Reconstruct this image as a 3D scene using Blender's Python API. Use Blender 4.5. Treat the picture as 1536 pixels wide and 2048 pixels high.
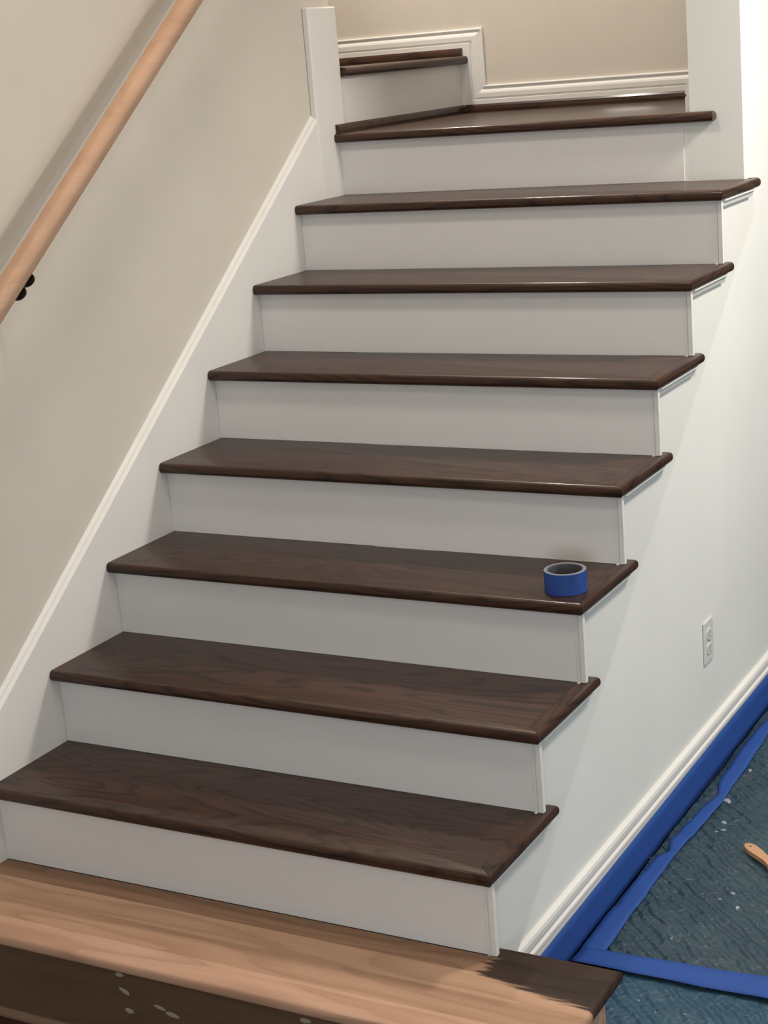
import bpy, bmesh, math, random
from mathutils import Vector, Matrix, noise

# ------------------------------------------------------------------ clean
for o in list(bpy.data.objects):
    bpy.data.objects.remove(o)
scene = bpy.context.scene
COL = scene.collection
rnd = random.Random(7)

# ------------------------------------------------------------------ camera
cam_data = bpy.data.cameras.new('camera')
cam = bpy.data.objects.new('camera', cam_data)
COL.objects.link(cam)
cam_data.sensor_fit = 'VERTICAL'
cam_data.sensor_height = 36.0
cam_data.lens = 3374.476 * 36.0 / 2048.0
cam_data.clip_start = 0.05
RIGHT = Vector((0.87538188, 0.47637648, -0.08229227))
DOWN = Vector((0.05551431, -0.26815525, -0.96177488))
FWD = Vector((-0.48023404, 0.8373519, -0.26118396))
CAMLOC = Vector((2.6115, -2.3670, 1.7311))
m = Matrix((RIGHT, -DOWN, -FWD)).transposed().to_4x4()
m.translation = CAMLOC
cam.matrix_world = m
scene.camera = cam

# ------------------------------------------------------------------ world and colour management
world = bpy.data.worlds.new('world')
scene.world = world
world.use_nodes = True
bgn = world.node_tree.nodes['Background']
bgn.inputs[0].default_value = (0.75, 0.86, 1.0, 1)
bgn.inputs[1].default_value = 0.5
scene.view_settings.view_transform = 'Standard'
scene.view_settings.look = 'None'
scene.view_settings.gamma = 1.0
scene.view_settings.use_curve_mapping = False
scene.view_settings.exposure = 0.0

# area lights; the cool ones are added fill at made-up windows
def area_light(name, loc, target, power, color, sx, sy=None, shape='RECTANGLE'):
    d = bpy.data.lights.new(name, 'AREA')
    d.energy = power
    d.color = color
    d.shape = shape
    d.size = sx
    if sy:
        d.size_y = sy
    o = bpy.data.objects.new(name, d)
    COL.objects.link(o)
    o.location = loc
    o.rotation_euler = (Vector(target) - Vector(loc)).to_track_quat('-Z', 'Y').to_euler()
    return o

FILL_BEHIND = 62
FILL_SIDE = 28
LAMP_HALL_FAR = 54
FILL_HALL_MID = 10
FILL_HALL_NEAR = 13
LAMP_LANDING = 36
FILL_STAIRWELL = 20
area_light('window_fill', (3.2, -4.62, 1.25), (3.2, 0, 1.0), FILL_BEHIND, (0.86, 0.94, 1.0), 1.5, 1.3)  # added frontal fill from behind the camera, no window seen there

area_light('window_fill', (4.55, 1.7, 1.25), (0, 1.7, 0.6), FILL_SIDE, (0.88, 0.95, 1.0), 1.5, 1.3)  # added cool fill for the low part of the right wall

# ------------------------------------------------------------------ stair numbers (metres)
RUN, RISE, TH = 0.2599, 0.19, 0.027
OH = 0.031                   # nosing overhang over the riser
WN = 1.270                   # outer edge of the return nosing
WS = 1.258                   # outer edge of the corner beads
WF = 1.2445                  # outer face of the stringer board
XW = 1.237                   # face of the wall under and beside the stair
XL = -0.020                  # face of the left wall (skirt face is x = 0)
ZF = -0.215                  # floor
Z8, Z9, Z10 = 1.513, 1.702, 1.892
YB = 3.0                     # back wall
ZC = 2.42                    # hall ceiling
ZT = 3.4                     # stairwell ceiling
def tz(k):
    return {8: Z8, 9: Z9, 10: Z10}.get(k, k * RISE)

# ------------------------------------------------------------------ material helpers
def new_mat(name):
    mt = bpy.data.materials.new(name)
    mt.use_nodes = True
    nt = mt.node_tree
    bs = nt.nodes['Principled BSDF']
    return mt, nt, bs

def nd(nt, typ, **kw):
    n = nt.nodes.new(typ)
    for k, v in kw.items():
        if k.startswith('i_'):
            n.inputs[k[2:].replace('_', ' ')].default_value = v
        else:
            setattr(n, k, v)
    return n

def ramp(nt, src, stops):
    r = nt.nodes.new('ShaderNodeValToRGB')
    el = r.color_ramp.elements
    while len(el) < len(stops):
        el.new(0.5)
    for e, (p, c) in zip(el, stops):
        e.position = p
        e.color = (c[0], c[1], c[2], 1)
    nt.links.new(src, r.inputs[0])
    return r.outputs[0]

def mix(nt, fac, a, b, mode='MIX'):
    n = nt.nodes.new('ShaderNodeMix')
    n.data_type = 'RGBA'
    n.blend_type = mode
    for sock, v in ((n.inputs[0], fac), (n.inputs[6], a), (n.inputs[7], b)):
        if hasattr(v, 'links') or isinstance(v, bpy.types.NodeSocket):
            nt.links.new(v, sock)
        elif isinstance(v, (int, float)):
            sock.default_value = v
        else:
            sock.default_value = (v[0], v[1], v[2], 1)
    return n.outputs[2]

def mth(nt, op, a, b=None, c=None, clamp=False):
    n = nt.nodes.new('ShaderNodeMath')
    n.operation = op
    n.use_clamp = clamp
    for i, v in enumerate((a, b, c)):
        if v is None:
            continue
        if isinstance(v, bpy.types.NodeSocket):
            nt.links.new(v, n.inputs[i])
        else:
            n.inputs[i].default_value = v
    return n.outputs[0]

def paint(name, col, rough=0.5, bump=0.02, scale=260, spec=0.4, var=0.03):
    mt, nt, bs = new_mat(name)
    tc = nd(nt, 'ShaderNodeTexCoord')
    n1 = nd(nt, 'ShaderNodeTexNoise', i_Scale=3.0, i_Detail=3.0)
    nt.links.new(tc.outputs['Object'], n1.inputs['Vector'])
    c = ramp(nt, n1.outputs[0], [(0.3, [x * (1 - var) for x in col]), (0.7, [min(1, x * (1 + var)) for x in col])])
    nt.links.new(c, bs.inputs['Base Color'])
    bs.inputs['Roughness'].default_value = rough
    bs.inputs['Specular IOR Level'].default_value = spec
    n2 = nd(nt, 'ShaderNodeTexNoise', i_Scale=scale, i_Detail=2.0)
    nt.links.new(tc.outputs['Object'], n2.inputs['Vector'])
    b = nd(nt, 'ShaderNodeBump', i_Strength=bump, i_Distance=0.002)
    nt.links.new(n2.outputs[0], b.inputs['Height'])
    nt.links.new(b.outputs[0], bs.inputs['Normal'])
    return mt

def wood(name, light, mid, dark, axis='X', rough=0.3, rings=13.0, coat=0.0, bump=0.08, stain=None, spec=0.5, linew=0.55, lines_amt=0.8):
    """wood grain drawn as contour lines of a stretched noise field"""
    mt, nt, bs = new_mat(name)
    tc = nd(nt, 'ShaderNodeTexCoord')
    oi = nd(nt, 'ShaderNodeObjectInfo')
    off = nd(nt, 'ShaderNodeVectorMath', operation='SCALE')
    cmb = nd(nt, 'ShaderNodeCombineXYZ')
    cmb.inputs[0].default_value = 37.0
    cmb.inputs[1].default_value = 19.0
    cmb.inputs[2].default_value = 11.0
    nt.links.new(cmb.outputs[0], off.inputs[0])
    nt.links.new(oi.outputs['Random'], off.inputs['Scale'])
    add = nd(nt, 'ShaderNodeVectorMath', operation='ADD')
    nt.links.new(tc.outputs['Object'], add.inputs[0])
    nt.links.new(off.outputs[0], add.inputs[1])
    def stretched(a, b):
        mp = nd(nt, 'ShaderNodeMapping')
        s = [b, b, b]
        s['XYZ'.index(axis)] = a
        mp.inputs['Scale'].default_value = s
        nt.links.new(add.outputs[0], mp.inputs['Vector'])
        return mp.outputs[0]
    n1 = nd(nt, 'ShaderNodeTexNoise', i_Scale=1.0, i_Detail=1.5, i_Roughness=0.45)
    nt.links.new(stretched(1.35, 8.5), n1.inputs['Vector'])
    n1b = nd(nt, 'ShaderNodeTexNoise', i_Scale=1.0, i_Detail=3.0)
    nt.links.new(stretched(9.0, 60.0), n1b.inputs['Vector'])
    field = mth(nt, 'ADD', mth(nt, 'MULTIPLY', n1.outputs[0], rings), mth(nt, 'MULTIPLY', n1b.outputs[0], 0.35))
    fr = mth(nt, 'FRACT', field)
    n2 = nd(nt, 'ShaderNodeTexNoise', i_Scale=1.0, i_Detail=4.0, i_Roughness=0.6)
    nt.links.new(stretched(7.0, 320.0), n2.inputs['Vector'])
    n3 = nd(nt, 'ShaderNodeTexNoise', i_Scale=1.0, i_Detail=2.0)
    nt.links.new(stretched(1.6, 5.0), n3.inputs['Vector'])
    base = ramp(nt, n3.outputs[0], [(0.3, mid), (0.7, light)])
    lines = ramp(nt, fr, [(0.0, (0.25, 0.25, 0.25)), (linew * 0.3, (0, 0, 0)), (linew, (0.02, 0.02, 0.02)), (0.95, (1, 1, 1)), (1.0, (0.25, 0.25, 0.25))])
    lm = mth(nt, 'MULTIPLY', lines, lines_amt)
    c1 = mix(nt, lm, base, dark)
    pores = ramp(nt, n2.outputs[0], [(0.42, (1, 1, 1)), (0.60, (0, 0, 0))])
    c2 = mix(nt, mth(nt, 'MULTIPLY', pores, 0.22), c1, dark)
    rsock = None
    if stain:
        # brushed sample of dark stain with a ragged edge, at the end of the board
        sep = nd(nt, 'ShaderNodeSeparateXYZ')
        nt.links.new(tc.outputs['Object'], sep.inputs[0])
        mpn = nd(nt, 'ShaderNodeMapping')
        mpn.inputs['Scale'].default_value = (9.0, 90.0, 30.0)
        nt.links.new(tc.outputs['Object'], mpn.inputs['Vector'])
        nz = nd(nt, 'ShaderNodeTexNoise', i_Scale=1.0, i_Detail=3.0)
        nt.links.new(mpn.outputs[0], nz.inputs['Vector'])
        jit = mth(nt, 'SUBTRACT', nz.outputs[0], 0.5)
        ex, ey, dark2, mid2 = stain
        e1 = mth(nt, 'MULTIPLY_ADD', jit, 0.10, mth(nt, 'SUBTRACT', sep.outputs[0], ex))
        e2 = mth(nt, 'MULTIPLY_ADD', jit, 0.045, mth(nt, 'SUBTRACT', sep.outputs[1], ey))
        e2b = mth(nt, 'MULTIPLY_ADD', mth(nt, 'SUBTRACT', sep.outputs[0], ex), 0.16, e2)
        m1 = mth(nt, 'MULTIPLY', e1, 60.0, clamp=True)
        m2 = mth(nt, 'MULTIPLY', e2b, 80.0, clamp=True)
        msk = mth(nt, 'MULTIPLY', m1, m2)
        sc = mix(nt, lm, mid2, dark2)
        sc = mix(nt, mth(nt, 'MULTIPLY', pores, 0.4), sc, dark2)
        c2 = mix(nt, mth(nt, 'MULTIPLY', msk, 0.97), c2, sc)
    nt.links.new(c2, bs.inputs['Base Color'])
    bs.inputs['Roughness'].default_value = rough
    bs.inputs['Specular IOR Level'].default_value = spec
    if coat:
        bs.inputs['Coat Weight'].default_value = coat
        bs.inputs['Coat Roughness'].default_value = 0.10
    b = nd(nt, 'ShaderNodeBump', i_Strength=bump, i_Distance=0.001)
    nt.links.new(n2.outputs[0], b.inputs['Height'])
    nt.links.new(b.outputs[0], bs.inputs['Normal'])
    return mt

def plain(name, col, rough=0.4, metal=0.0, emit=0.0, spec=0.5):
    mt, nt, bs = new_mat(name)
    tc = nd(nt, 'ShaderNodeTexCoord')
    n1 = nd(nt, 'ShaderNodeTexNoise', i_Scale=40.0, i_Detail=2.0)
    nt.links.new(tc.outputs['Object'], n1.inputs['Vector'])
    c = ramp(nt, n1.outputs[0], [(0.3, [x * 0.95 for x in col]), (0.7, [min(1, x * 1.05) for x in col])])
    nt.links.new(c, bs.inputs['Base Color'])
    bs.inputs['Roughness'].default_value = rough
    bs.inputs['Metallic'].default_value = metal
    bs.inputs['Specular IOR Level'].default_value = spec
    if emit:
        bs.inputs['Emission Color'].default_value = (col[0], col[1], col[2], 1)
        bs.inputs['Emission Strength'].default_value = emit
    return mt

DK_L, DK_M, DK_D = (0.058, 0.0265, 0.0155), (0.042, 0.0188, 0.0110), (0.0060, 0.0032, 0.0022)
OAK_L, OAK_M, OAK_D = (0.47, 0.295, 0.205), (0.42, 0.26, 0.175), (0.29, 0.165, 0.105)
M = {}
M['wall'] = paint('wall_paint_beige', (0.570, 0.520, 0.450), 0.65)
M['wall_hall'] = paint('wall_paint_hall', (0.69, 0.69, 0.655), 0.6)
M['ceiling'] = paint('ceiling_paint', (0.80, 0.79, 0.76), 0.8)
M['trim'] = paint('trim_paint_white', (0.70, 0.68, 0.645), 0.42, bump=0.01)
M['riser'] = paint('riser_paint_white', (0.68, 0.655, 0.635), 0.45, bump=0.012, var=0.02)
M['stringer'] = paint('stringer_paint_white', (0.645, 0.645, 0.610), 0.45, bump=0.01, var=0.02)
M['tread'] = wood('stained_oak', DK_L, DK_M, DK_D, 'X', rough=0.40, coat=0.28, rings=17, linew=0.60, spec=0.18, lines_amt=0.74)
M['tread_y'] = wood('stained_oak_cross', DK_L, DK_M, DK_D, 'Y', rough=0.40, coat=0.28, rings=17, linew=0.60, spec=0.18, lines_amt=0.74)
M['tread_z'] = wood('stained_oak_end', DK_L, DK_M, DK_D, 'Y', rough=0.35)
M['oak'] = wood('raw_oak', OAK_L, OAK_M, OAK_D, 'X', rough=0.6, rings=9, bump=0.05, spec=0.25, linew=0.35)
M['oak_rail'] = wood('raw_oak_rail', (0.52, 0.33, 0.22), (0.44, 0.27, 0.175), (0.36, 0.21, 0.13), 'Y', rough=0.55, rings=5, bump=0.03, spec=0.3, linew=0.3, lines_amt=0.4)
M['old_riser'] = wood('brown_riser_board', (0.125, 0.076, 0.045), (0.110, 0.066, 0.039), (0.090, 0.053, 0.031), 'X', rough=0.6, rings=6, spec=0.2)
M['floor'] = wood('dark_floor_board', (0.055, 0.020, 0.011), (0.04, 0.015, 0.008), (0.03, 0.012, 0.007), 'X', rough=0.4)
M['shoe_oak'] = plain('raw_shoe', (0.20, 0.12, 0.075), 0.6)
M['filler'] = plain('wood_filler', (0.30, 0.25, 0.20), 0.8)
M['black'] = plain('black_metal', (0.012, 0.011, 0.010), 0.4, 0.6)
M['outlet'] = plain('outlet_plastic', (0.60, 0.60, 0.56), 0.35)
M['slot'] = plain('outlet_slot', (0.10, 0.10, 0.095), 0.6)
M['tape_blue'] = plain('blue_tape', (0.022, 0.070, 0.275), 0.6, spec=0.22)
M['tape_roll_blue'] = plain('blue_tape_roll', (0.020, 0.060, 0.24), 0.5, spec=0.3)
M['tape_side'] = plain('tape_roll_side', (0.16, 0.17, 0.20), 0.5)
M['core'] = plain('tape_core_card', (0.07, 0.07, 0.075), 0.7)
M['brush_wood'] = plain('brush_handle_wood', (0.46, 0.25, 0.13), 0.5)
M['steel'] = plain('ferrule_steel', (0.5, 0.5, 0.5), 0.3, 1.0)
M['bristle'] = plain('bristle', (0.12, 0.09, 0.06), 0.8)
M['lens'] = plain('lamp_lens', (1.0, 0.93, 0.82), 0.5, emit=6.0)
M['lamp_trim'] = plain('lamp_trim', (0.8, 0.8, 0.78), 0.4)
M['speck'] = plain('dried_paint', (0.28, 0.32, 0.32), 0.6)
mt, nt, bs = new_mat('added_window_glass')
bs.inputs['Base Color'].default_value = (0.95, 0.98, 1, 1)
bs.inputs['Transmission Weight'].default_value = 1.0
bs.inputs['Roughness'].default_value = 0.0
bs.inputs['IOR'].default_value = 1.0
M['glass'] = mt

def sheet_mat(name, c_lo, c_hi, rough):
    mt, nt, bs = new_mat(name)
    tc = nd(nt, 'ShaderNodeTexCoord')
    n1 = nd(nt, 'ShaderNodeTexNoise', i_Scale=5.0, i_Detail=5.0, i_Distortion=0.6)
    nt.links.new(tc.outputs['Object'], n1.inputs['Vector'])
    c = ramp(nt, n1.outputs[0], [(0.32, c_lo), (0.68, c_hi)])
    v = nd(nt, 'ShaderNodeTexVoronoi', i_Scale=26.0)
    nt.links.new(tc.outputs['Object'], v.inputs['Vector'])
    n4 = nd(nt, 'ShaderNodeTexNoise', i_Scale=9.0, i_Detail=2.0)
    nt.links.new(tc.outputs['Object'], n4.inputs['Vector'])
    dots = ramp(nt, v.outputs['Distance'], [(0.055, (1, 1, 1)), (0.11, (0, 0, 0))])
    sel = ramp(nt, n4.outputs[0], [(0.56, (0, 0, 0)), (0.62, (1, 1, 1))])
    c = mix(nt, mth(nt, 'MULTIPLY', mth(nt, 'MULTIPLY', dots, sel), 0.6), c, (0.35, 0.42, 0.46))
    nt.links.new(c, bs.inputs['Base Color'])
    bs.inputs['Roughness'].default_value = rough
    bs.inputs['Specular IOR Level'].default_value = 0.45
    # crinkles and a faint woven zigzag
    w = nd(nt, 'ShaderNodeTexWave', i_Scale=14.0, i_Distortion=3.5, i_Detail=2.0)
    w.bands_direction = 'DIAGONAL'
    nt.links.new(tc.outputs['Object'], w.inputs['Vector'])
    n2 = nd(nt, 'ShaderNodeTexNoise', i_Scale=30.0, i_Detail=4.0, i_Distortion=1.0)
    nt.links.new(tc.outputs['Object'], n2.inputs['Vector'])
    h = mth(nt, 'ADD', mth(nt, 'MULTIPLY', w.outputs[1], 0.55), n2.outputs[0])
    b = nd(nt, 'ShaderNodeBump', i_Strength=1.0, i_Distance=0.009)
    nt.links.new(h, b.inputs['Height'])
    nt.links.new(b.outputs[0], bs.inputs['Normal'])
    return mt
M['sheet'] = sheet_mat('teal_drop_sheet', (0.018, 0.043, 0.063), (0.036, 0.067, 0.084), 0.42)
M['sheet_low'] = sheet_mat('blue_drop_sheet', (0.018, 0.060, 0.100), (0.030, 0.078, 0.115), 0.45)

# ------------------------------------------------------------------ mesh helpers
def link(o, parent=None):
    COL.objects.link(o)
    if parent is not None:
        o.parent = parent
    return o

def obj(name, verts, faces, mat, parent=None, smooth=False, origin=None):
    me = bpy.data.meshes.new(name)
    if origin is None and parent is None:
        origin = (0, 0, 0)
    if origin is not None:
        ox, oy, oz = origin
        verts = [(v[0] - ox, v[1] - oy, v[2] - oz) for v in verts]
    me.from_pydata([tuple(v) for v in verts], [], faces)
    bm = bmesh.new()
    bm.from_mesh(me)
    bmesh.ops.recalc_face_normals(bm, faces=bm.faces)
    bm.to_mesh(me)
    bm.free()
    me.materials.append(mat)
    if smooth:
        for p in me.polygons:
            p.use_smooth = True
        try:
            me.set_sharp_from_angle(angle=math.radians(38))
        except Exception:
            pass
    o = bpy.data.objects.new(name, me)
    link(o, parent)
    if origin is not None:
        if parent is not None:
            base = parent_world(parent)
            o.location = Vector(origin) - base
        else:
            o.location = origin
    return o

def parent_world(p):
    v = Vector(p.location)
    while p.parent is not None:
        p = p.parent
        v += Vector(p.location)
    return v

def empty(name, loc=(0, 0, 0)):
    e = bpy.data.objects.new(name, None)
    e.empty_display_size = 0.1
    e.location = loc
    return link(e)

def tag(o, label=None, cat=None, group=None, kind=None):
    if label:
        o['label'] = label
    if cat:
        o['category'] = cat
    if group:
        o['group'] = group
    if kind:
        o['kind'] = kind
    return o

def box_vf(x0, x1, y0, y1, z0, z1):
    v = [(x, y, z) for z in (z0, z1) for y in (y0, y1) for x in (x0, x1)]
    f = [(0, 2, 3, 1), (4, 5, 7, 6), (0, 1, 5, 4), (2, 6, 7, 3), (0, 4, 6, 2), (1, 3, 7, 5)]
    return v, f

def box(name, x0, x1, y0, y1, z0, z1, mat, parent=None, bevel=0.0):
    v, f = box_vf(x0, x1, y0, y1, z0, z1)
    if bevel <= 0:
        return obj(name, v, f, mat, parent, origin=((x0 + x1) / 2, (y0 + y1) / 2, z0))
    o = obj(name, v, f, mat, parent, origin=((x0 + x1) / 2, (y0 + y1) / 2, z0))
    bm = bmesh.new()
    bm.from_mesh(o.data)
    bmesh.ops.bevel(bm, geom=bm.edges[:], offset=bevel, segments=2, affect='EDGES', profile=0.5)
    bm.to_mesh(o.data)
    bm.free()
    return o

def inter(p, d, q, e):
    den = d[0] * e[1] - d[1] * e[0]
    if abs(den) < 1e-9:
        return q
    t = ((q[0] - p[0]) * e[1] - (q[1] - p[1]) * e[0]) / den
    return (p[0] + d[0] * t, p[1] + d[1] * t)

def slab(name, outline, flags, z0, z1, r, mat, parent, origin, seg=5):
    """flat board from an outline (counter-clockwise); edges flagged 1 get a rounded nose of radius r"""
    n = len(outline)
    layers = []
    def ring(d, z):
        lines = []
        for i in range(n):
            a, b = outline[i], outline[(i + 1) % n]
            dx, dy = b[0] - a[0], b[1] - a[1]
            L = math.hypot(dx, dy)
            dx, dy = dx / L, dy / L
            o = d * flags[i]
            lines.append(((a[0] - dy * o, a[1] + dx * o), (dx, dy)))
        pts = []
        for i in range(n):
            p, dd = lines[i - 1]
            q, e = lines[i]
            pt = inter(p, dd, q, e)
            pts.append((pt[0], pt[1], z))
        layers.append(pts)
    for i in range(seg + 1):
        a = math.pi / 2 * i / seg
        ring(r * (1 - math.sin(a)), z0 + r * (1 - math.cos(a)))
    for i in range(seg + 1):
        a = math.pi / 2 * i / seg
        ring(r * (1 - math.cos(a)), z1 - r * (1 - math.sin(a)))
    verts = [p for l in layers for p in l]
    faces = [tuple(range(n - 1, -1, -1)), tuple(range((len(layers) - 1) * n, len(layers) * n))]
    for k in range(len(layers) - 1):
        for i in range(n):
            j = (i + 1) % n
            faces.append((k * n + i, k * n + j, (k + 1) * n + j, (k + 1) * n + i))
    return obj(name, verts, faces, mat, parent, smooth=True, origin=origin)

def prism(name, poly, axis, a0, a1, mat, parent=None, origin=None):
    """poly of 2D points extruded along an axis: 'X' -> (y,z), 'Y' -> (x,z), 'Z' -> (x,y)"""
    def mk(p, a):
        return {'X': (a, p[0], p[1]), 'Y': (p[0], a, p[1]), 'Z': (p[0], p[1], a)}[axis]
    n = len(poly)
    verts = [mk(p, a0) for p in poly] + [mk(p, a1) for p in poly]
    faces = [tuple(range(n)), tuple(range(2 * n - 1, n - 1, -1))]
    for i in range(n):
        j = (i + 1) % n
        faces.append((i, j, n + j, n + i))
    if origin is None:
        origin = verts[0]
    return obj(name, verts, faces, mat, parent, origin=origin)

def lathe(name, prof, center, mat, parent=None, seg=40, axis=(0, 0, 1), closed=False):
    """prof: list of (r, h) around axis"""
    q = Vector((0, 0, 1)).rotation_difference(Vector(axis).normalized())
    verts, faces = [], []
    n = len(prof)
    for i in range(seg):
        a = 2 * math.pi * i / seg
        for r, h in prof:
            verts.append(Vector(center) + q @ Vector((r * math.cos(a), r * math.sin(a), h)))
    for i in range(seg):
        j = (i + 1) % seg
        for k in range(n if closed else n - 1):
            l = (k + 1) % n
            faces.append((i * n + k, j * n + k, j * n + l, i * n + l))
    if not closed:
        if prof[0][0] > 1e-6:
            faces.append(tuple(i * n for i in range(seg)))
        if prof[-1][0] > 1e-6:
            faces.append(tuple(i * n + n - 1 for i in range(seg)))
    o = obj(name, verts, faces, mat, parent, smooth=True, origin=center)
    bm = bmesh.new()
    bm.from_mesh(o.data)
    bmesh.ops.remove_doubles(bm, verts=bm.verts, dist=1e-6)
    bmesh.ops.recalc_face_normals(bm, faces=bm.faces)
    bm.to_mesh(o.data)
    bm.free()
    return o

def tube(name, pts, rad, mat, parent=None, seg=12):
    verts, faces = [], []
    pts = [Vector(p) for p in pts]
    for i, p in enumerate(pts):
        d = (pts[min(i + 1, len(pts) - 1)] - pts[max(i - 1, 0)]).normalized()
        u = d.cross(Vector((0, 0, 1)))
        if u.length < 1e-4:
            u = d.cross(Vector((1, 0, 0)))
        u.normalize()
        w = d.cross(u)
        for k in range(seg):
            a = 2 * math.pi * k / seg
            verts.append(p + (u * math.cos(a) + w * math.sin(a)) * rad)
    for i in range(len(pts) - 1):
        for k in range(seg):
            j = (k + 1) % seg
            faces.append((i * seg + k, i * seg + j, (i + 1) * seg + j, (i + 1) * seg + k))
    faces.append(tuple(range(seg)))
    faces.append(tuple(range((len(pts) - 1) * seg, len(pts) * seg)))
    return obj(name, verts, faces, mat, parent, smooth=True, origin=pts[0])

def sweep(name, a, b, prof, wall_n, up, mat, parent=None, ma=0.0, mb=0.0):
    """moulding along a->b; prof = (distance from wall, height); ma/mb: mitre shift per unit height at the ends"""
    a, b, wall_n, up = Vector(a), Vector(b), Vector(wall_n), Vector(up)
    d = (b - a).normalized()
    n = len(prof)
    verts = [a + wall_n * t + up * h + d * (ma * h) for t, h in prof] + [b + wall_n * t + up * h + d * (mb * h) for t, h in prof]
    faces = [tuple(range(n)), tuple(range(2 * n - 1, n - 1, -1))]
    for i in range(n):
        j = (i + 1) % n
        faces.append((i, j, n + j, n + i))
    return obj(name, verts, faces, mat, parent, origin=tuple(a))

# ------------------------------------------------------------------ room shell
box('floor', -0.5, 6.0, -4.7, 8.0, ZF - 0.2, ZF - 0.018, M['floor'])
fl = bpy.data.objects['floor']
tag(fl, 'dark red brown wooden floor below the stair', kind='structure')
pv, pf = box_vf(-1.0, 1.0, -0.0410, 0.0410, -0.017, 0.0)
pm = None
for j in range(24):
    for i in range(4):
        o = None
        x = -0.5 + 2.003 * i + (j * 0.77) % 2.0 - 0.6
        y = -1.66 + j * 0.0828
        if pm is None:
            o = obj('floor_board', pv, pf, M['floor'], fl, origin=(0, 0, 0))
            bm = bmesh.new(); bm.from_mesh(o.data)
            bmesh.ops.bevel(bm, geom=bm.edges[:], offset=0.0012, segments=1, affect='EDGES')
            bm.to_mesh(o.data); bm.free()
            pm = o
        else:
            o = pm.copy(); link(o, fl)
        o.location = Vector((x, y, ZF)) - Vector(fl.location)

wl = prism('wall_left', [(-4.7, ZF), (2.146, ZF), (2.146, ZT), (-4.7, ZT)], 'X', XL - 0.14, XL, M['wall'])
tag(wl, 'beige painted wall carrying the wooden handrail', kind='structure')
wb = box('wall_back', -3.0, XW - 0.02, YB, YB + 0.12, 1.2, ZT, M['wall'])
tag(wb, 'beige painted wall behind the landing', kind='structure')
wr = prism('wall_right', [(0.335, ZF), (0.335, -0.03), (2.113, 1.27), (2.113, ZT), (8.0, ZT), (8.0, ZF)],
           'X', 1.092, XW, M['wall_hall'])
tag(wr, 'pale painted wall under and beside the open side of the stair', kind='structure')
box('wall_return', 1.0735, 1.0918, 2.113, 2.4, 1.2, Z8 - TH - 0.001, M['wall_hall'], wr)
# remaining walls of the hall, out of the picture
tag(box('wall_far', XW - 0.02, 6.0, 8.0, 8.12, ZF, ZC, M['wall_hall']), kind='structure')
wh = empty('wall_hall', (4.66, 1.7, ZF))
tag(wh, kind='structure')
box('panel', 4.6, 4.72, -4.7, 0.9, ZF, ZC, M['wall_hall'], wh)
box('panel', 4.6, 4.72, 2.5, 8.0, ZF, ZC, M['wall_hall'], wh)
box('panel', 4.6, 4.72, 0.9, 2.5, ZF, 0.55, M['wall_hall'], wh)
box('panel', 4.6, 4.72, 0.9, 2.5, 1.95, ZC, M['wall_hall'], wh)
w2 = empty('added_window_2', (4.66, 1.7, 0.55))  # unseen window, added to carry the side fill
tag(w2, kind='structure')
for y0, y1, z0, z1 in ((0.9, 0.96, 0.55, 1.95), (2.44, 2.5, 0.55, 1.95), (0.96, 2.44, 0.55, 0.61), (0.96, 2.44, 1.89, 1.95), (1.68, 1.72, 0.61, 1.89)):
    box('added_window_frame', 4.62, 4.70, y0, y1, z0, z1, M['trim'], w2)
for y0, y1 in ((0.96, 1.68), (1.72, 2.44)):
    box('pane', 4.664, 4.670, y0, y1, 0.61, 1.89, M['glass'], w2)
wn0 = empty('wall_behind', (2.3, -4.7, ZF))
tag(wn0, kind='structure')
box('panel', XL - 0.14, 2.4, -4.82, -4.7, ZF, ZC, M['wall_hall'], wn0)
box('panel', 4.0, 4.72, -4.82, -4.7, ZF, ZC, M['wall_hall'], wn0)
box('panel', 2.4, 4.0, -4.82, -4.7, ZF, 0.55, M['wall_hall'], wn0)
box('panel', 2.4, 4.0, -4.82, -4.7, 1.95, ZC, M['wall_hall'], wn0)
wd = empty('added_window_1', (3.2, -4.76, 0.55))  # unseen window, added to go with the fill behind the camera
tag(wd, kind='structure')
for x0, x1, z0, z1 in ((2.4, 2.46, 0.55, 1.95), (3.94, 4.0, 0.55, 1.95), (2.46, 3.94, 0.55, 0.61), (2.46, 3.94, 1.89, 1.95), (3.18, 3.22, 0.61, 1.89)):
    box('added_window_frame', x0, x1, -4.80, -4.72, z0, z1, M['trim'], wd)
for x0, x1 in ((2.46, 3.18), (3.22, 3.94)):
    box('pane', x0, x1, -4.770, -4.764, 0.61, 1.89, M['glass'], wd)
# hall ceiling (lower) and stairwell ceiling (upper)
ce = empty('ceiling', (2.5, 1.0, ZC))
tag(ce, kind='structure')
box('ceiling_panel', XW, 4.72, -0.6, 8.1, ZC, ZC + 0.15, M['ceiling'], ce)
box('ceiling_panel', XL - 0.14, 4.72, -4.82, -0.6, ZC, ZC + 0.15, M['ceiling'], ce)
box('ceiling_panel', -3.0, XW + 0.1, -0.7, YB + 0.12, ZT, ZT + 0.15, M['ceiling'], ce)
wu = empty('wall_upper', (XW, 0, ZC))
tag(wu, kind='structure')
box('panel', XW, XW + 0.12, -0.6, 2.113, ZC + 0.15, ZT, M['wall'], wu)
box('panel', XL, XW + 0.12, -0.72, -0.6, ZC + 0.15, ZT, M['wall'], wu)
box('panel', -3.12, -3.0, 1.9, YB + 0.12, 1.2, ZT, M['wall'], wu)
box('panel', -3.0, XL - 0.14, 2.026, 2.146, 1.2, ZT, M['wall'], wu)

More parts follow.
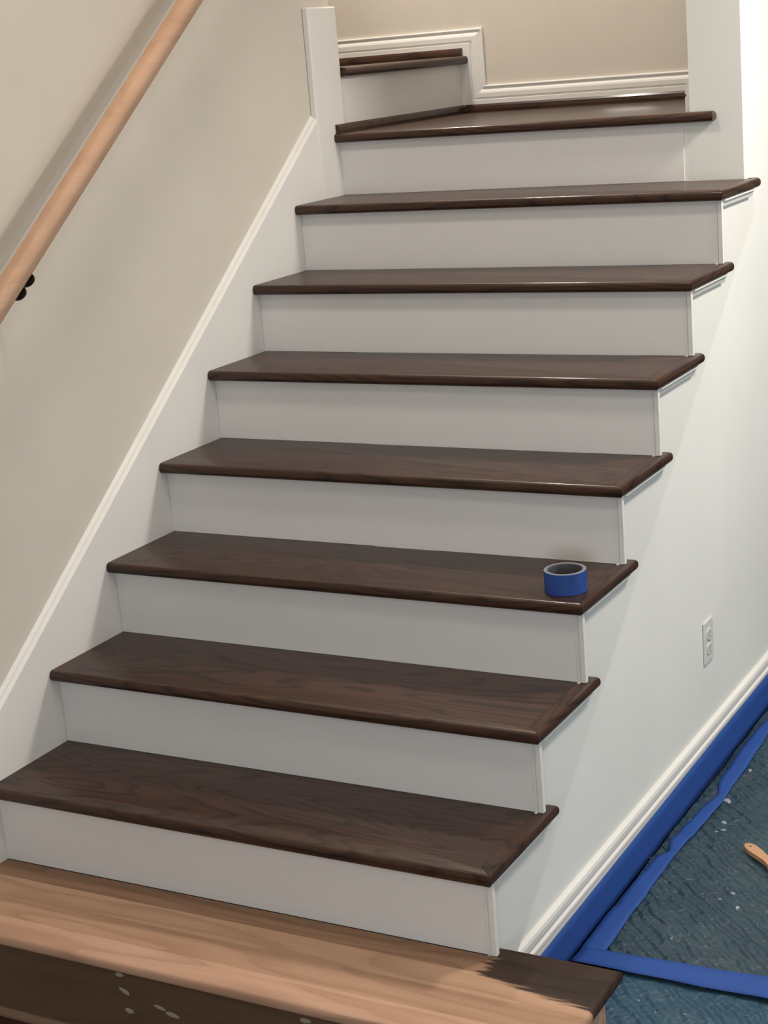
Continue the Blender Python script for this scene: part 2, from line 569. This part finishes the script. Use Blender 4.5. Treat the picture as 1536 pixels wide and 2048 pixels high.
# ------------------------------------------------------------------ baseboards
BB = [(0, 0), (0.013, 0), (0.013, 0.040), (0.0095, 0.0415), (0.0095, 0.0455), (0.0125, 0.048), (0.0125, 0.062),
      (0.0105, 0.068), (0.0070, 0.074), (0.0070, 0.0775), (0.0095, 0.0800), (0.0105, 0.0840), (0.0085, 0.0880), (0, 0.0880)]
HB = 0.088
xi = 0.077 - HB
bbk = empty('baseboard_back', (0.5, YB, Z8))
tag(bbk, 'white profiled baseboard stepping up the landing wall', kind='structure')
nrm = (0, -1, 0)
sweep('moulding', (1.0915, YB, Z8), (xi, YB, Z8), BB, nrm, (0, 0, 1), M['trim'], bbk, 0, -1)
sweep('moulding', (xi, YB, Z8), (xi, YB, Z9), BB, nrm, (1, 0, 0), M['trim'], bbk, 1, 1)
sweep('moulding', (xi, YB, Z9), (-2.9, YB, Z9), BB, nrm, (0, 0, 1), M['trim'], bbk, -1, 0)
bbr = empty('baseboard_landing', (1.092, 2.5, Z8))
tag(bbr, 'short white baseboard at the wall end beside the landing', kind='structure')
sweep('moulding', (1.0918, 2.118, Z8), (1.0918, YB - 0.014, Z8), BB, (-1, 0, 0), (0, 0, 1), M['trim'], bbr)
# tall baseboard of the wall under the stair
BH = [(0, 0), (0.014, 0), (0.014, 0.112), (0.0155, 0.116), (0.0155, 0.1235), (0.0105, 0.1275), (0.0105, 0.1350), (0.014, 0.1385),
      (0.0140, 0.150), (0.0115, 0.157), (0.004, 0.161), (0, 0.161)]
bbh = empty('baseboard_right', (XW, 2.0, ZF))
tag(bbh, 'tall white baseboard along the wall under the stair', kind='structure')
sweep('moulding', (XW, 0.345, ZF), (XW, 8.0, ZF), BH, (1, 0, 0), (0, 0, 1), M['trim'], bbh)

# ------------------------------------------------------------------ staircase
st = empty('staircase', (0.6, 0.0, ZF))
tag(st, 'enclosed staircase with dark stained treads, white risers and a raw oak starting step', 'staircase')

def shoe(a, b, wall_n, parent=st, name='shoe_moulding', mat=None, h=0.026, w=0.014):
    prof = [(0, 0), (w, 0), (w, h * 0.35), (w * 0.8, h * 0.75), (w * 0.45, h), (0, h)]
    return sweep(name, a, b, prof, wall_n, (0, 0, 1), mat or M['tread'], parent)

RW = 0.034
for k in range(1, 8):
    z1 = tz(k); z0 = z1 - TH
    ny = k * RUN
    by = (k + 1) * RUN + OH
    yb = ny + 0.341
    org = (0.3, ny, z0)
    t = slab('tread', [(0.001, ny), (WN, ny), (WN - RW, ny + RW), (WN - RW, by - 0.001), (0.001, by - 0.001)],
             [1, 0, 0, 0, 0], z0, z1, 0.0115, M['tread'], st, org)
    e = 0.0005
    if k < 7:
        ol = [(WN, ny + 2 * e), (WN, yb), (WF + 0.0008, yb), (WF + 0.0008, by + 0.011), (WS + 0.0005, by + 0.011), (WS + 0.0005, by - 0.003), (WN - RW + e, by - 0.001), (WN - RW + e, ny + RW + e)]
        fl_ = [1, 1, 0, 0, 0, 0, 0, 0]
    else:
        yb = ny + 0.335
        ol = [(WN, ny + 2 * e), (WN, yb), (WF + 0.0008, yb), (WF + 0.0008, by + 0.011), (WS + 0.0005, by + 0.011), (WS + 0.0005, by - 0.003), (WN - RW + e, by - 0.001), (WN - RW + e, ny + RW + e)]
        fl_ = [1, 1, 0, 0, 0, 0, 0, 0]
    slab('return_nosing', ol, fl_, z0, z1, 0.0115, M['tread_y'], t, (WN, ny, z0))
    # scotia under the return
    sc = [(0, 0), (0, -0.020), (0.0095, -0.020), (0.011, -0.017), (0.0125, -0.011), (0.0165, -0.006), (0.0195, -0.004), (0.0195, 0)]
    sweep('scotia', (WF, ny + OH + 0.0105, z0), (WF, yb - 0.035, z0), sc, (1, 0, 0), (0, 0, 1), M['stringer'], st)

for k in range(1, 9):
    yf = k * RUN + OH
    x1 = 1.2455 if k < 8 else 1.073
    zb = tz(k - 1) if k > 0 else ZF
    box('riser', 0.0005, x1, yf, yf + 0.018, zb, tz(k) - TH, M['riser'], st, bevel=0.0008)

# stringer: sawtooth top under the treads, sloping lower edge
pts = []
for k in range(1, 8):
    yf = k * RUN + OH - 0.0015
    pts.append((yf, tz(k - 1) + (0.0005 if k > 1 else 0.0)))
    pts.append((yf, tz(k) - TH))
pts.append((8 * RUN + OH + 0.055, 7 * RISE - TH))
pts.append((8 * RUN + OH + 0.055, 0.731 * (8 * RUN + OH + 0.055) - 0.355))
pts.append((0.37, -0.085))
pts.append((RUN + OH - 0.0015, -0.085))
pts_front = pts
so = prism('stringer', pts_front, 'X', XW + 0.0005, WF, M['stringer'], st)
# front edge of each saw tooth, mitred to the riser
for k in range(1, 8):
    yf = k * RUN + OH
    box('corner_bead', 1.2462, WS, yf - 0.0022, yf + 0.010, tz(k - 1) + 0.0005, tz(k) - TH, M['trim'], st, bevel=0.001)

# skirt board on the left wall, with the upright piece at the corner
SK = 0.104
def sk_poly(off):
    return
prof_sk = [(0.0, 0.0), (0.0, 0.102), (-0.007, 0.111), (-0.012, 0.112), (-0.020, 0.120), (-0.020, 0.0)]
ya, yb_ = -0.10, 1.990
verts = []
for y in (ya, yb_):
    for x, o in prof_sk:
        z = 0.731 * y + o if o > 0 else 0.731 * y - 0.26
        verts.append((x - 0.0, y, z))
n = len(prof_sk)
faces = [tuple(range(n)), tuple(range(2 * n - 1, n - 1, -1))] + [(i, (i + 1) % n, n + (i + 1) % n, n + i) for i in range(n)]
obj('skirt_board', verts, faces, M['trim'], st, origin=(0, 0.4, 0.3))
up_ = box('skirt_upright', -0.020, 0.0005, 1.990, 2.152, 1.25, 1.878, M['trim'], st, bevel=0.004)

# landing (tread 8): notched round the wall end
slab('landing_tread', [(0.001, 2.079), (1.166, 2.079), (1.166, 2.1125), (1.0915, 2.1125), (1.0915, YB - 0.001), (-0.011, YB - 0.001), (-0.011, 2.154), (0.001, 2.154)],
     [1, 1, 0, 0, 0, 0, 0, 0], Z8 - TH, Z8, 0.0115, M['tread'], st, (0.4, 2.079, Z8 - TH))
# upper flight, turning left
R9 = -0.011
box('riser', R9 - 0.018, R9, 2.154, YB - 0.001, Z8, Z9 - TH, M['riser'], st, bevel=0.0008)
slab('upper_landing_tread', [(R9 + OH, 2.154), (R9 + OH, YB - 0.0005), (-2.9, YB - 0.0005), (-2.9, 2.154)], [1, 0, 0, 0],
     Z9 - TH, Z9, 0.0115, M['tread_y'], st, (0, 2.2, Z9 - TH))
# stained shoe mouldings
SB = YB - 0.0135
shoe((1.078, SB, Z8), (R9 + 0.0145, SB, Z8), (0, -1, 0))
shoe((R9, SB, Z8), (R9, 2.165, Z8), (1, 0, 0), mat=M['tread_y'])
shoe((0.0015, 2.165, Z8), (0.0015, 2.091, Z8), (1, 0, 0), mat=M['tread_y'])
shoe((1.0785, 2.165, Z8), (1.0785, SB - 0.0145, Z8), (-1, 0, 0), mat=M['tread_y'])
shoe((R9 + 0.012, SB, Z9), (-2.9, SB, Z9), (0, -1, 0))

# starting step: raw oak staves, brown riser, raw oak end panel
TX = 1.505
t0 = empty('starting_tread', (0, 0, -TH)); t0.parent = st
t0.location = Vector((0.7, 0.0, -TH)) - Vector(st.location)
tag(t0, 'raw oak starting tread with a brushed sample of dark stain')
stv = [0.0, 0.0715, 0.1490, 0.2235, 0.331]
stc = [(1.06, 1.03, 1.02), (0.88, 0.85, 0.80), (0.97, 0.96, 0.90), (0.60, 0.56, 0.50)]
DARKS = ((0.010, 0.006, 0.004), (0.036, 0.021, 0.015))
for i in range(4):
    c = stc[i]
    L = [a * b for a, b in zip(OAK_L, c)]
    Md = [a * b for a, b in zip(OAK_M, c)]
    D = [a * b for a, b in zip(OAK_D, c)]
    org = (0.7, stv[i], -TH)
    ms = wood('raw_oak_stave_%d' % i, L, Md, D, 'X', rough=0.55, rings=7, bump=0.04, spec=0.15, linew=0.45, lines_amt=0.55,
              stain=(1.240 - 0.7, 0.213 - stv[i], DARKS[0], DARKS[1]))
    y0, y1 = stv[i] + (0.0002 if i else 0), stv[i + 1] - 0.0002
    if i == 0:
        ol, fg = [(0.001, y0), (TX, y0), (TX, y1), (0.001, y1)], [1, 1, 0, 0]
    elif i < 3:
        ol, fg = [(0.001, y0), (TX, y0), (TX, y1), (0.001, y1)], [0, 1, 0, 0]
    else:
        yr = RUN + OH - 0.0025
        ol, fg = [(0.001, y0), (TX, y0), (TX, y1), (WF + 0.001, y1), (WF + 0.001, yr + 0.0135), (WS + 0.0005, yr + 0.0135), (WS + 0.0005, yr), (0.001, yr)], [0, 1, 1, 0, 0, 0, 0, 0]
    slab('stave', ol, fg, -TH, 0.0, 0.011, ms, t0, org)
r0 = box('riser', 0.0005, 1.470, OH, OH + 0.018, ZF, -TH, M['old_riser'], st, bevel=0.001)
tag(r0, 'brown riser of the starting step with filler spots')
box('end_panel', 1.452, 1.470, OH + 0.0185, 0.300, ZF, -TH, M['oak'], st, bevel=0.001)
box('back_panel', WS + 0.002, 1.470, 0.3005, 0.318, ZF, -TH, M['oak'], st, bevel=0.001)
sh0 = shoe((1.470, OH, ZF), (0.0005, OH, ZF), (0, -1, 0), mat=M['shoe_oak'], h=0.018, w=0.013)
# dabs of wood filler on that riser
for x, z, sx, sz, an in ((0.515, -0.051, 0.010, 0.0055, 0.1), (0.523, -0.088, 0.013, 0.006, -0.35), (0.529, -0.132, 0.010, 0.0065, 0.0),
                        (0.610, -0.107, 0.016, 0.004, -0.25), (0.640, -0.117, 0.016, 0.006, -0.2), (0.964, -0.057, 0.012, 0.006, 0.0)):
    vs, N = [], 24
    for q in range(N):
        a = 2 * math.pi * q / N
        rr = 1 + 0.10 * math.sin(2 * a + x * 40) + 0.06 * math.sin(3 * a + z * 90)
        u, w = sx * rr * math.cos(a), sz * rr * math.sin(a)
        vs.append((x + u * math.cos(an) - w * math.sin(an), OH, z + u * math.sin(an) + w * math.cos(an)))
    vs2 = [(x + (v[0] - x) * 0.7, OH - 0.0009, z + (v[2] - z) * 0.7) for v in vs]
    fc = [tuple(range(N, 2 * N))] + [(i, (i + 1) % N, N + (i + 1) % N, N + i) for i in range(N)]
    obj('filler_spot', vs + vs2, fc, M['filler'], r0, origin=(x, OH, z))

# ------------------------------------------------------------------ handrail with bracket
RXC, ROFF = 0.070, 0.945          # centre line: z = 0.731 y + ROFF
hr = empty('handrail', (0.07, 0.5, 1.31))
tag(hr, 'raw oak handrail on a black bracket along the beige wall', 'handrail')
prof = []
hw, hh = 0.0265, 0.0255
for i in range(36):
    a = 2 * math.pi * i / 36
    ca, sa = math.cos(a), math.sin(a)
    ex = 2.6
    px = hw * math.copysign(abs(ca) ** (2 / ex), ca)
    pz = hh * math.copysign(abs(sa) ** (2 / ex), sa)
    if pz < -0.006:
        px *= 0.90
    prof.append((px, pz))
ang = math.atan(0.731)
def rail_pt(y, px, pz):
    return (RXC + px, y - pz * math.sin(ang), 0.731 * y + ROFF + pz * math.cos(ang))
verts = []
ys = [-0.55 + 0.1 * i for i in range(28)]
for y in ys:
    verts += [rail_pt(y, px, pz) for px, pz in prof]
n = len(prof)
faces = [tuple(range(n)), tuple(range((len(ys) - 1) * n, len(ys) * n))]
for s in range(len(ys) - 1):
    for i in range(n):
        j = (i + 1) % n
        faces.append((s * n + i, s * n + j, (s + 1) * n + j, (s + 1) * n + i))
obj('rail', verts, faces, M['oak_rail'], hr, smooth=True, origin=(0.07, 0.5, 1.31))
def bracket(y):
    zc = 0.731 * y + ROFF
    e = empty('bracket', (RXC, y, zc)); e.parent = hr
    e.location = Vector((RXC, y, zc)) - Vector(hr.location)
    b = Vector(rail_pt(y, 0, -hh))
    ax = Vector((0, math.cos(ang), math.sin(ang)))
    dn = Vector((0, math.sin(ang), -math.cos(ang)))
    # saddle plate under the rail
    vs = []
    for s in (-0.036, 0.036):
        for w in (-0.010, 0.010):
            for d in (0.0, 0.004):
                vs.append(b + ax * s + Vector((w, 0, 0)) + dn * (d - 0.0005))
    obj('saddle', vs, [(0, 1, 3, 2), (4, 6, 7, 5), (0, 4, 5, 1), (2, 3, 7, 6), (0, 2, 6, 4), (1, 5, 7, 3)], M['black'], e, origin=tuple(b))
    for s in (-0.0205, 0.0205):
        lathe('screw_dome', [(0.0190, 0.0), (0.0190, 0.0035), (0.0178, 0.0070), (0.0145, 0.0100), (0.0085, 0.0120), (0.0, 0.0126)],
              b + ax * s + Vector((0.006, 0, 0)), M['black'], e, seg=24, axis=dn)
    p0 = b + dn * 0.003
    arm = [p0, p0 + Vector((-0.012, 0, -0.004)), p0 + Vector((-0.030, 0, -0.012)), p0 + Vector((-0.055, 0, -0.022)), Vector((XL + 0.004, p0.y, p0.z - 0.030))]
    tube('arm', arm, 0.006, M['black'], e)
    lathe('wall_rose', [(0.030, 0.0), (0.030, 0.003), (0.026, 0.006), (0.012, 0.008), (0.0, 0.0085)], (XL + 0.0003, p0.y, p0.z - 0.030), M['black'], e, seg=28, axis=(1, 0, 0))
bracket(0.513)
bracket(1.83)

# ------------------------------------------------------------------ socket outlet
oy, oz = 1.681, 0.170
ot = empty('power_outlet', (XW, oy, oz))
tag(ot, 'white double power outlet on the wall under the stair', 'outlet')
box('cover_plate', XW + 0.0002, XW + 0.0055, oy - 0.036, oy + 0.036, oz - 0.058, oz + 0.058, M['outlet'], ot, bevel=0.002)
for dz in (0.0205, -0.0205):
    poly = []
    for i in range(28):
        a = 2 * math.pi * i / 28
        yy = max(-0.0175, min(0.0175, 0.0195 * math.cos(a)))
        zz = max(-0.0140, min(0.0140, 0.0180 * math.sin(a)))
        poly.append((oy + yy, oz + dz + zz))
    s = prism('socket', poly, 'X', XW + 0.0050, XW + 0.0078, M['outlet'], ot, origin=(XW + 0.005, oy, oz + dz))
    for dy, h in ((-0.0065, 0.0085), (0.0065, 0.0070)):
        box('slot', XW + 0.0070, XW + 0.0081, oy + dy - 0.0013, oy + dy + 0.0013, oz + dz - h / 2 + 0.004, oz + dz + h / 2 + 0.004, M['slot'], s)
    lathe('ground_hole', [(0.0028, 0.0), (0.0028, 0.0011), (0.0, 0.0011)], (XW + 0.0070, oy, oz + dz - 0.0075), M['slot'], s, seg=14, axis=(1, 0, 0))
lathe('screw', [(0.003, 0.0), (0.003, 0.0010), (0.0, 0.0014)], (XW + 0.0052, oy, oz), M['slot'], ot, seg=14, axis=(1, 0, 0))

# ------------------------------------------------------------------ roll of blue tape on the third dark tread
tr = empty('tape_roll', (1.197, 0.868, 3 * RISE))
tag(tr, 'roll of blue masking tape standing on a dark tread', 'tape roll')
c = (1.197, 0.868, 3 * RISE + 0.0004)
lathe('tape', [(0.0400, 0.0), (0.0462, 0.0), (0.0468, 0.0006), (0.0468, 0.0474), (0.0462, 0.048), (0.0400, 0.048)], c, M['tape_roll_blue'], tr, seg=72, closed=True)
lathe('wound_edge', [(0.0402, 0.04805), (0.0402, 0.0484), (0.0459, 0.0484), (0.0463, 0.04805)], c, M['tape_side'], tr, seg=72, closed=True)
lathe('core', [(0.0375, 0.0005), (0.0399, 0.0005), (0.0399, 0.0478), (0.0375, 0.0478)], c, M['core'], tr, seg=72, closed=True)

# ------------------------------------------------------------------ drop sheets, tape strips and brush on the floor
def sheet_h(x, y, seed, amp):
    w = noise.noise(Vector((x * 5 + seed, y * 5, seed)))
    rdg = 1 - abs(noise.noise(Vector((x * 9 + y * 5 + seed, y * 4 - x * 3, 3.3))))
    r2 = 1 - abs(noise.noise(Vector((x * 20 - y * 11 + seed, y * 13 + x * 6, 7.7))))
    return amp * (0.35 + 0.35 * w + 0.9 * max(0, rdg - 0.62) + 0.45 * max(0, r2 - 0.7))

def sheet(name, x0, x1, y0, y1, res, mat, amp, seed, z0, edge=None, lift=0.0):
    nx, ny = int((x1 - x0) / res), int((y1 - y0) / res)
    verts, faces = [], []
    for j in range(ny + 1):
        for i in range(nx + 1):
            x, y = x0 + (x1 - x0) * i / nx, y0 + (y1 - y0) * j / ny
            h = sheet_h(x, y, seed, amp)
            h *= 0.25 + 0.75 * min(1.0, min(x1 - x, y - y0, y1 - y) / 0.05)
            if lift:
                h += lift * max(0.0, 1 - (x - x0) / 0.022) ** 2
            xx, yy = edge(x, y) if edge else (x, y)
            verts.append((xx, yy, z0 + h))
    for j in range(ny):
        for i in range(nx):
            a = j * (nx + 1) + i
            faces.append((a, a + 1, a + nx + 2, a + nx + 1))
    return obj(name, verts, faces, mat, None, smooth=True, origin=(x0, y0, z0))

ds = sheet('drop_sheet', 1.2580, 3.3, 0.682, 4.2, 0.009, M['sheet'], 0.014, 4.0, ZF + 0.0025)
tag(ds, 'wrinkled teal drop sheet with paint specks spread beside the stair wall', 'drop sheet')
def edge2(x, y):
    lim = 1.476 if y < 0.335 else 1.476 - 0.11 * min(1.0, (y - 0.335) / 0.08)
    t = (x - 1.476) / (3.3 - 1.476)
    return (lim + (3.3 - lim) * t, y)
d2 = sheet('drop_sheet', 1.476, 3.3, -1.2, 0.679, 0.010, M['sheet_low'], 0.008, 9.0, ZF + 0.0025, edge=edge2)
tag(d2, 'darker blue drop sheet lying beside the raw oak starting step', 'drop sheet')

def hit_floor(px, py, z):
    d = FWD + RIGHT * ((px - 768) / 3374.476) + DOWN * ((py - 1024) / 3374.476)
    t = (z - CAMLOC.z) / d.z
    return CAMLOC + d * t
# larger spots of dried paint on the teal sheet
for px, py, r in ((1454, 1600, 0.011), (1448, 1644, 0.008), (1447, 1662, 0.006), (1433, 1666, 0.004), (1294, 1717, 0.008),
                  (1466, 1790, 0.005), (1475, 1816, 0.006), (1343, 1877, 0.003), (1440, 1800, 0.003), (1500, 1538, 0.006)):
    P = hit_floor(px, py, ZF + 0.010)
    hz = ZF + 0.0025 + sheet_h(P.x, P.y, 4.0, 0.014)
    N = 12
    vs = []
    for q in range(N):
        a = 2 * math.pi * q / N
        rr = r * (1 + 0.25 * math.sin(2 * a + px) + 0.15 * math.sin(3 * a + py))
        vs.append((P.x + rr * math.cos(a), P.y + rr * math.sin(a), hz - 0.001))
    top = [(P.x + (v[0] - P.x) * 0.8, P.y + (v[1] - P.y) * 0.8, hz + 0.0022) for v in vs]
    obj('paint_spot', vs + top, [tuple(range(N, 2 * N))] + [(i, (i + 1) % N, N + (i + 1) % N, N + i) for i in range(N)], M['speck'], ds, origin=(P.x, P.y, ZF))

def strip(name, path, mat, thick=0.0005):
    """path: list of (left point, right point); a thin ribbon with thickness"""
    verts, faces = [], []
    for a, b in path:
        a, b = Vector(a), Vector(b)
        for s in range(5):
            verts.append(a.lerp(b, s / 4))
    n = len(path)
    for i in range(n - 1):
        for s in range(4):
            q = i * 5 + s
            faces.append((q, q + 1, q + 6, q + 5))
    o = obj(name, verts, faces, mat, None, smooth=True, origin=tuple(path[0][0]))
    sm = o.modifiers.new('thickness', 'SOLIDIFY')
    sm.thickness = thick
    sm.offset = 0
    return o

path = []
for i in range(140):
    y = 0.36 + i * 0.025
    wob = 0.004 * noise.noise(Vector((y * 6, 1.0, 0)))
    x = XW + 0.0150 + 0.0010
    top = ZF + 0.1020 + 0.010 * min(1, max(0, (y - 0.5) / 1.2)) + 0.3 * wob
    path.append(((x, y, top), (x + 0.0010, y, ZF + 0.0065 + 0.5 * abs(wob))))
o = strip('masking_tape', path, M['tape_blue'])
tag(o, 'blue tape strip stuck along the face of the white baseboard', 'tape')

def along(table, y):
    for (ya, va), (yb2, vb) in zip(table, table[1:]):
        if y <= yb2:
            t = max(0.0, (y - ya) / (yb2 - ya))
            return va + (vb - va) * t
    return table[-1][1]
T_IN = [(0.6, 1.2595), (0.86, 1.2595), (0.90, 1.266), (0.94, 1.2600), (1.15, 1.270), (1.19, 1.290), (1.24, 1.274), (1.48, 1.286), (1.54, 1.300), (1.62, 1.278), (1.84, 1.272), (2.1, 1.280), (2.6, 1.275)]
T_OUT = [(0.6, 1.318), (0.89, 1.311), (1.17, 1.310), (1.30, 1.317), (1.50, 1.323), (1.86, 1.316), (2.3, 1.312), (3.4, 1.31)]
path = []
for i in range(230):
    y = 0.694 + i * 0.012
    wv = noise.noise(Vector((y * 9, 4.0, 0)))
    wv2 = noise.noise(Vector((y * 14, 9.0, 0)))
    xa, xb = along(T_IN, y) + 0.002 * wv2, along(T_OUT, y) + 0.003 * wv
    xa = max(xa, 1.2590)
    hs = [sheet_h(xa + (xb - xa) * q / 6, y + dy, 4.0, 0.014) for q in range(7) for dy in (-0.008, 0, 0.008)]
    zz = ZF + 0.0025 + max(hs) + 0.0032
    path.append(((xa, y, zz + 0.004 * max(0, wv2 + 0.1)), (xb, y, zz)))
o = strip('masking_tape', path, M['tape_blue'])
tag(o, 'rumpled blue tape strip along the edge of the teal drop sheet', 'tape')
path = []
for i in range(90):
    x = 1.2635 + i * 0.02
    wv = noise.noise(Vector((x * 8, 2.0, 3.0)))
    z = ZF + 0.0175 + 0.003 * wv
    path.append(((x - 0.004, 0.636 + 0.003 * wv, z), (x, 0.698 + 0.003 * wv + 0.05 * min(0.5, x - 1.257), z)))
o = strip('masking_tape', path, M['tape_blue'])
tag(o, 'straight blue tape strip joining the teal sheet to the darker blue sheet', 'tape')

# paint brush: wooden handle with hanging hole, ferrule, bristles
A = hit_floor(1493, 1688, ZF + 0.027)
Bp = hit_floor(1556, 1736, ZF + 0.027)
bd = (Bp - A); bd.z = 0; bd.normalize()
bn = Vector((-bd.y, bd.x, 0))
br = empty('paint_brush', (A.x, A.y, ZF + 0.010))
tag(br, 'wooden brush handle with a hanging hole lying on the teal drop sheet', 'brush')
Lh = [(0.0, 0.004), (0.004, 0.0085), (0.012, 0.0125), (0.025, 0.0145), (0.045, 0.0145), (0.070, 0.0120), (0.095, 0.0105), (0.115, 0.0135), (0.130, 0.0170)]
side_a = [A + bd * s + bn * w for s, w in Lh]
side_b = [A + bd * s - bn * w for s, w in reversed(Lh)]
outl = side_a + side_b
hc = A + bd * 0.018
hole = [hc + (bd * math.cos(-2 * math.pi * q / 16) + bn * math.sin(-2 * math.pi * q / 16)) * 0.0034 for q in range(16)]
zb, zt_ = ZF + 0.0175, ZF + 0.0290
me = bpy.data.meshes.new('handle')
bm = bmesh.new()
def loop(pts, z):
    vs = [bm.verts.new((p.x, p.y, z)) for p in pts]
    return vs, [bm.edges.new((vs[i], vs[(i + 1) % len(vs)])) for i in range(len(vs))]
for z in (zb, zt_):
    v1, e1 = loop(outl, z)
    v2, e2 = loop(hole, z)
    bmesh.ops.triangle_fill(bm, use_beauty=True, use_dissolve=False, edges=e1 + e2)
    if z == zb:
        lo1, lo2 = v1, v2
for a_, b_ in ((lo1, v1), (lo2, v2)):
    for i in range(len(a_)):
        j = (i + 1) % len(a_)
        bm.faces.new((a_[i], a_[j], b_[j], b_[i]))
bmesh.ops.recalc_face_normals(bm, faces=bm.faces)
for v in bm.verts:
    v.co -= Vector(br.location)
bm.to_mesh(me); bm.free()
me.materials.append(M['brush_wood'])
link(bpy.data.objects.new('handle', me), br)
def bar(name, s0, s1, w0, w1, z0, z1, mat):
    vs = []
    for s, w in ((s0, w0), (s1, w1)):
        for sg in (-1, 1):
            for z in (z0, z1):
                q = A + bd * s + bn * (w * sg)
                vs.append((q.x, q.y, z))
    obj(name, vs, [(0, 1, 3, 2), (4, 6, 7, 5), (0, 4, 5, 1), (2, 3, 7, 6), (0, 2, 6, 4), (1, 5, 7, 3)], mat, br, origin=(A.x, A.y, ZF + 0.010))
bar('ferrule', 0.1302, 0.165, 0.0190, 0.0200, ZF + 0.0170, ZF + 0.0300, M['steel'])
bar('bristles', 0.1652, 0.222, 0.0190, 0.0215, ZF + 0.0175, ZF + 0.0290, M['bristle'])

# ------------------------------------------------------------------ ceiling lamps, some added unseen as fill
def lamp(x, y, z, power, label, color=(1.0, 0.92, 0.83), r=0.075):
    e = empty('ceiling_light_or_fill', (x, y, z))
    tag(e, label, 'ceiling light')
    lathe('trim_ring', [(r, -0.0005), (r + 0.022, -0.0005), (r + 0.020, -0.006), (r, -0.008)], (x, y, z), M['lamp_trim'], e, seg=36, closed=True)
    lathe('lens', [(r - 0.001, -0.001), (r - 0.001, -0.004), (0.0, -0.004)], (x, y, z), M['lens'], e, seg=36)
    l = area_light('bulb', (0, 0, 0), (0, 0, -1), power, color, 2 * r, shape='DISK')
    l.parent = e
    l.location = (0, 0, -0.012)
    l.rotation_euler = (0, 0, 0)
lamp(2.30, 1.90, ZC, LAMP_HALL_FAR, 'round flush ceiling light beside the upper wall', r=0.20)
lamp(2.30, -0.20, ZC, FILL_HALL_MID, 'added fill light, round and flush, beside the starting step', r=0.20)  # unseen lamp put in as hall fill
lamp(2.30, -2.60, ZC, FILL_HALL_NEAR, 'added fill light, round and flush, near the added window', r=0.20)  # another unseen lamp, added to light the stair from the front
lamp(-0.12, 2.50, ZT, LAMP_LANDING, 'round ceiling light above the landing', r=0.12)
lamp(0.60, 0.30, ZT, FILL_STAIRWELL, 'added round fill light high above the dark treads', r=0.20)  # added to brighten the upper risers, not a known lamp
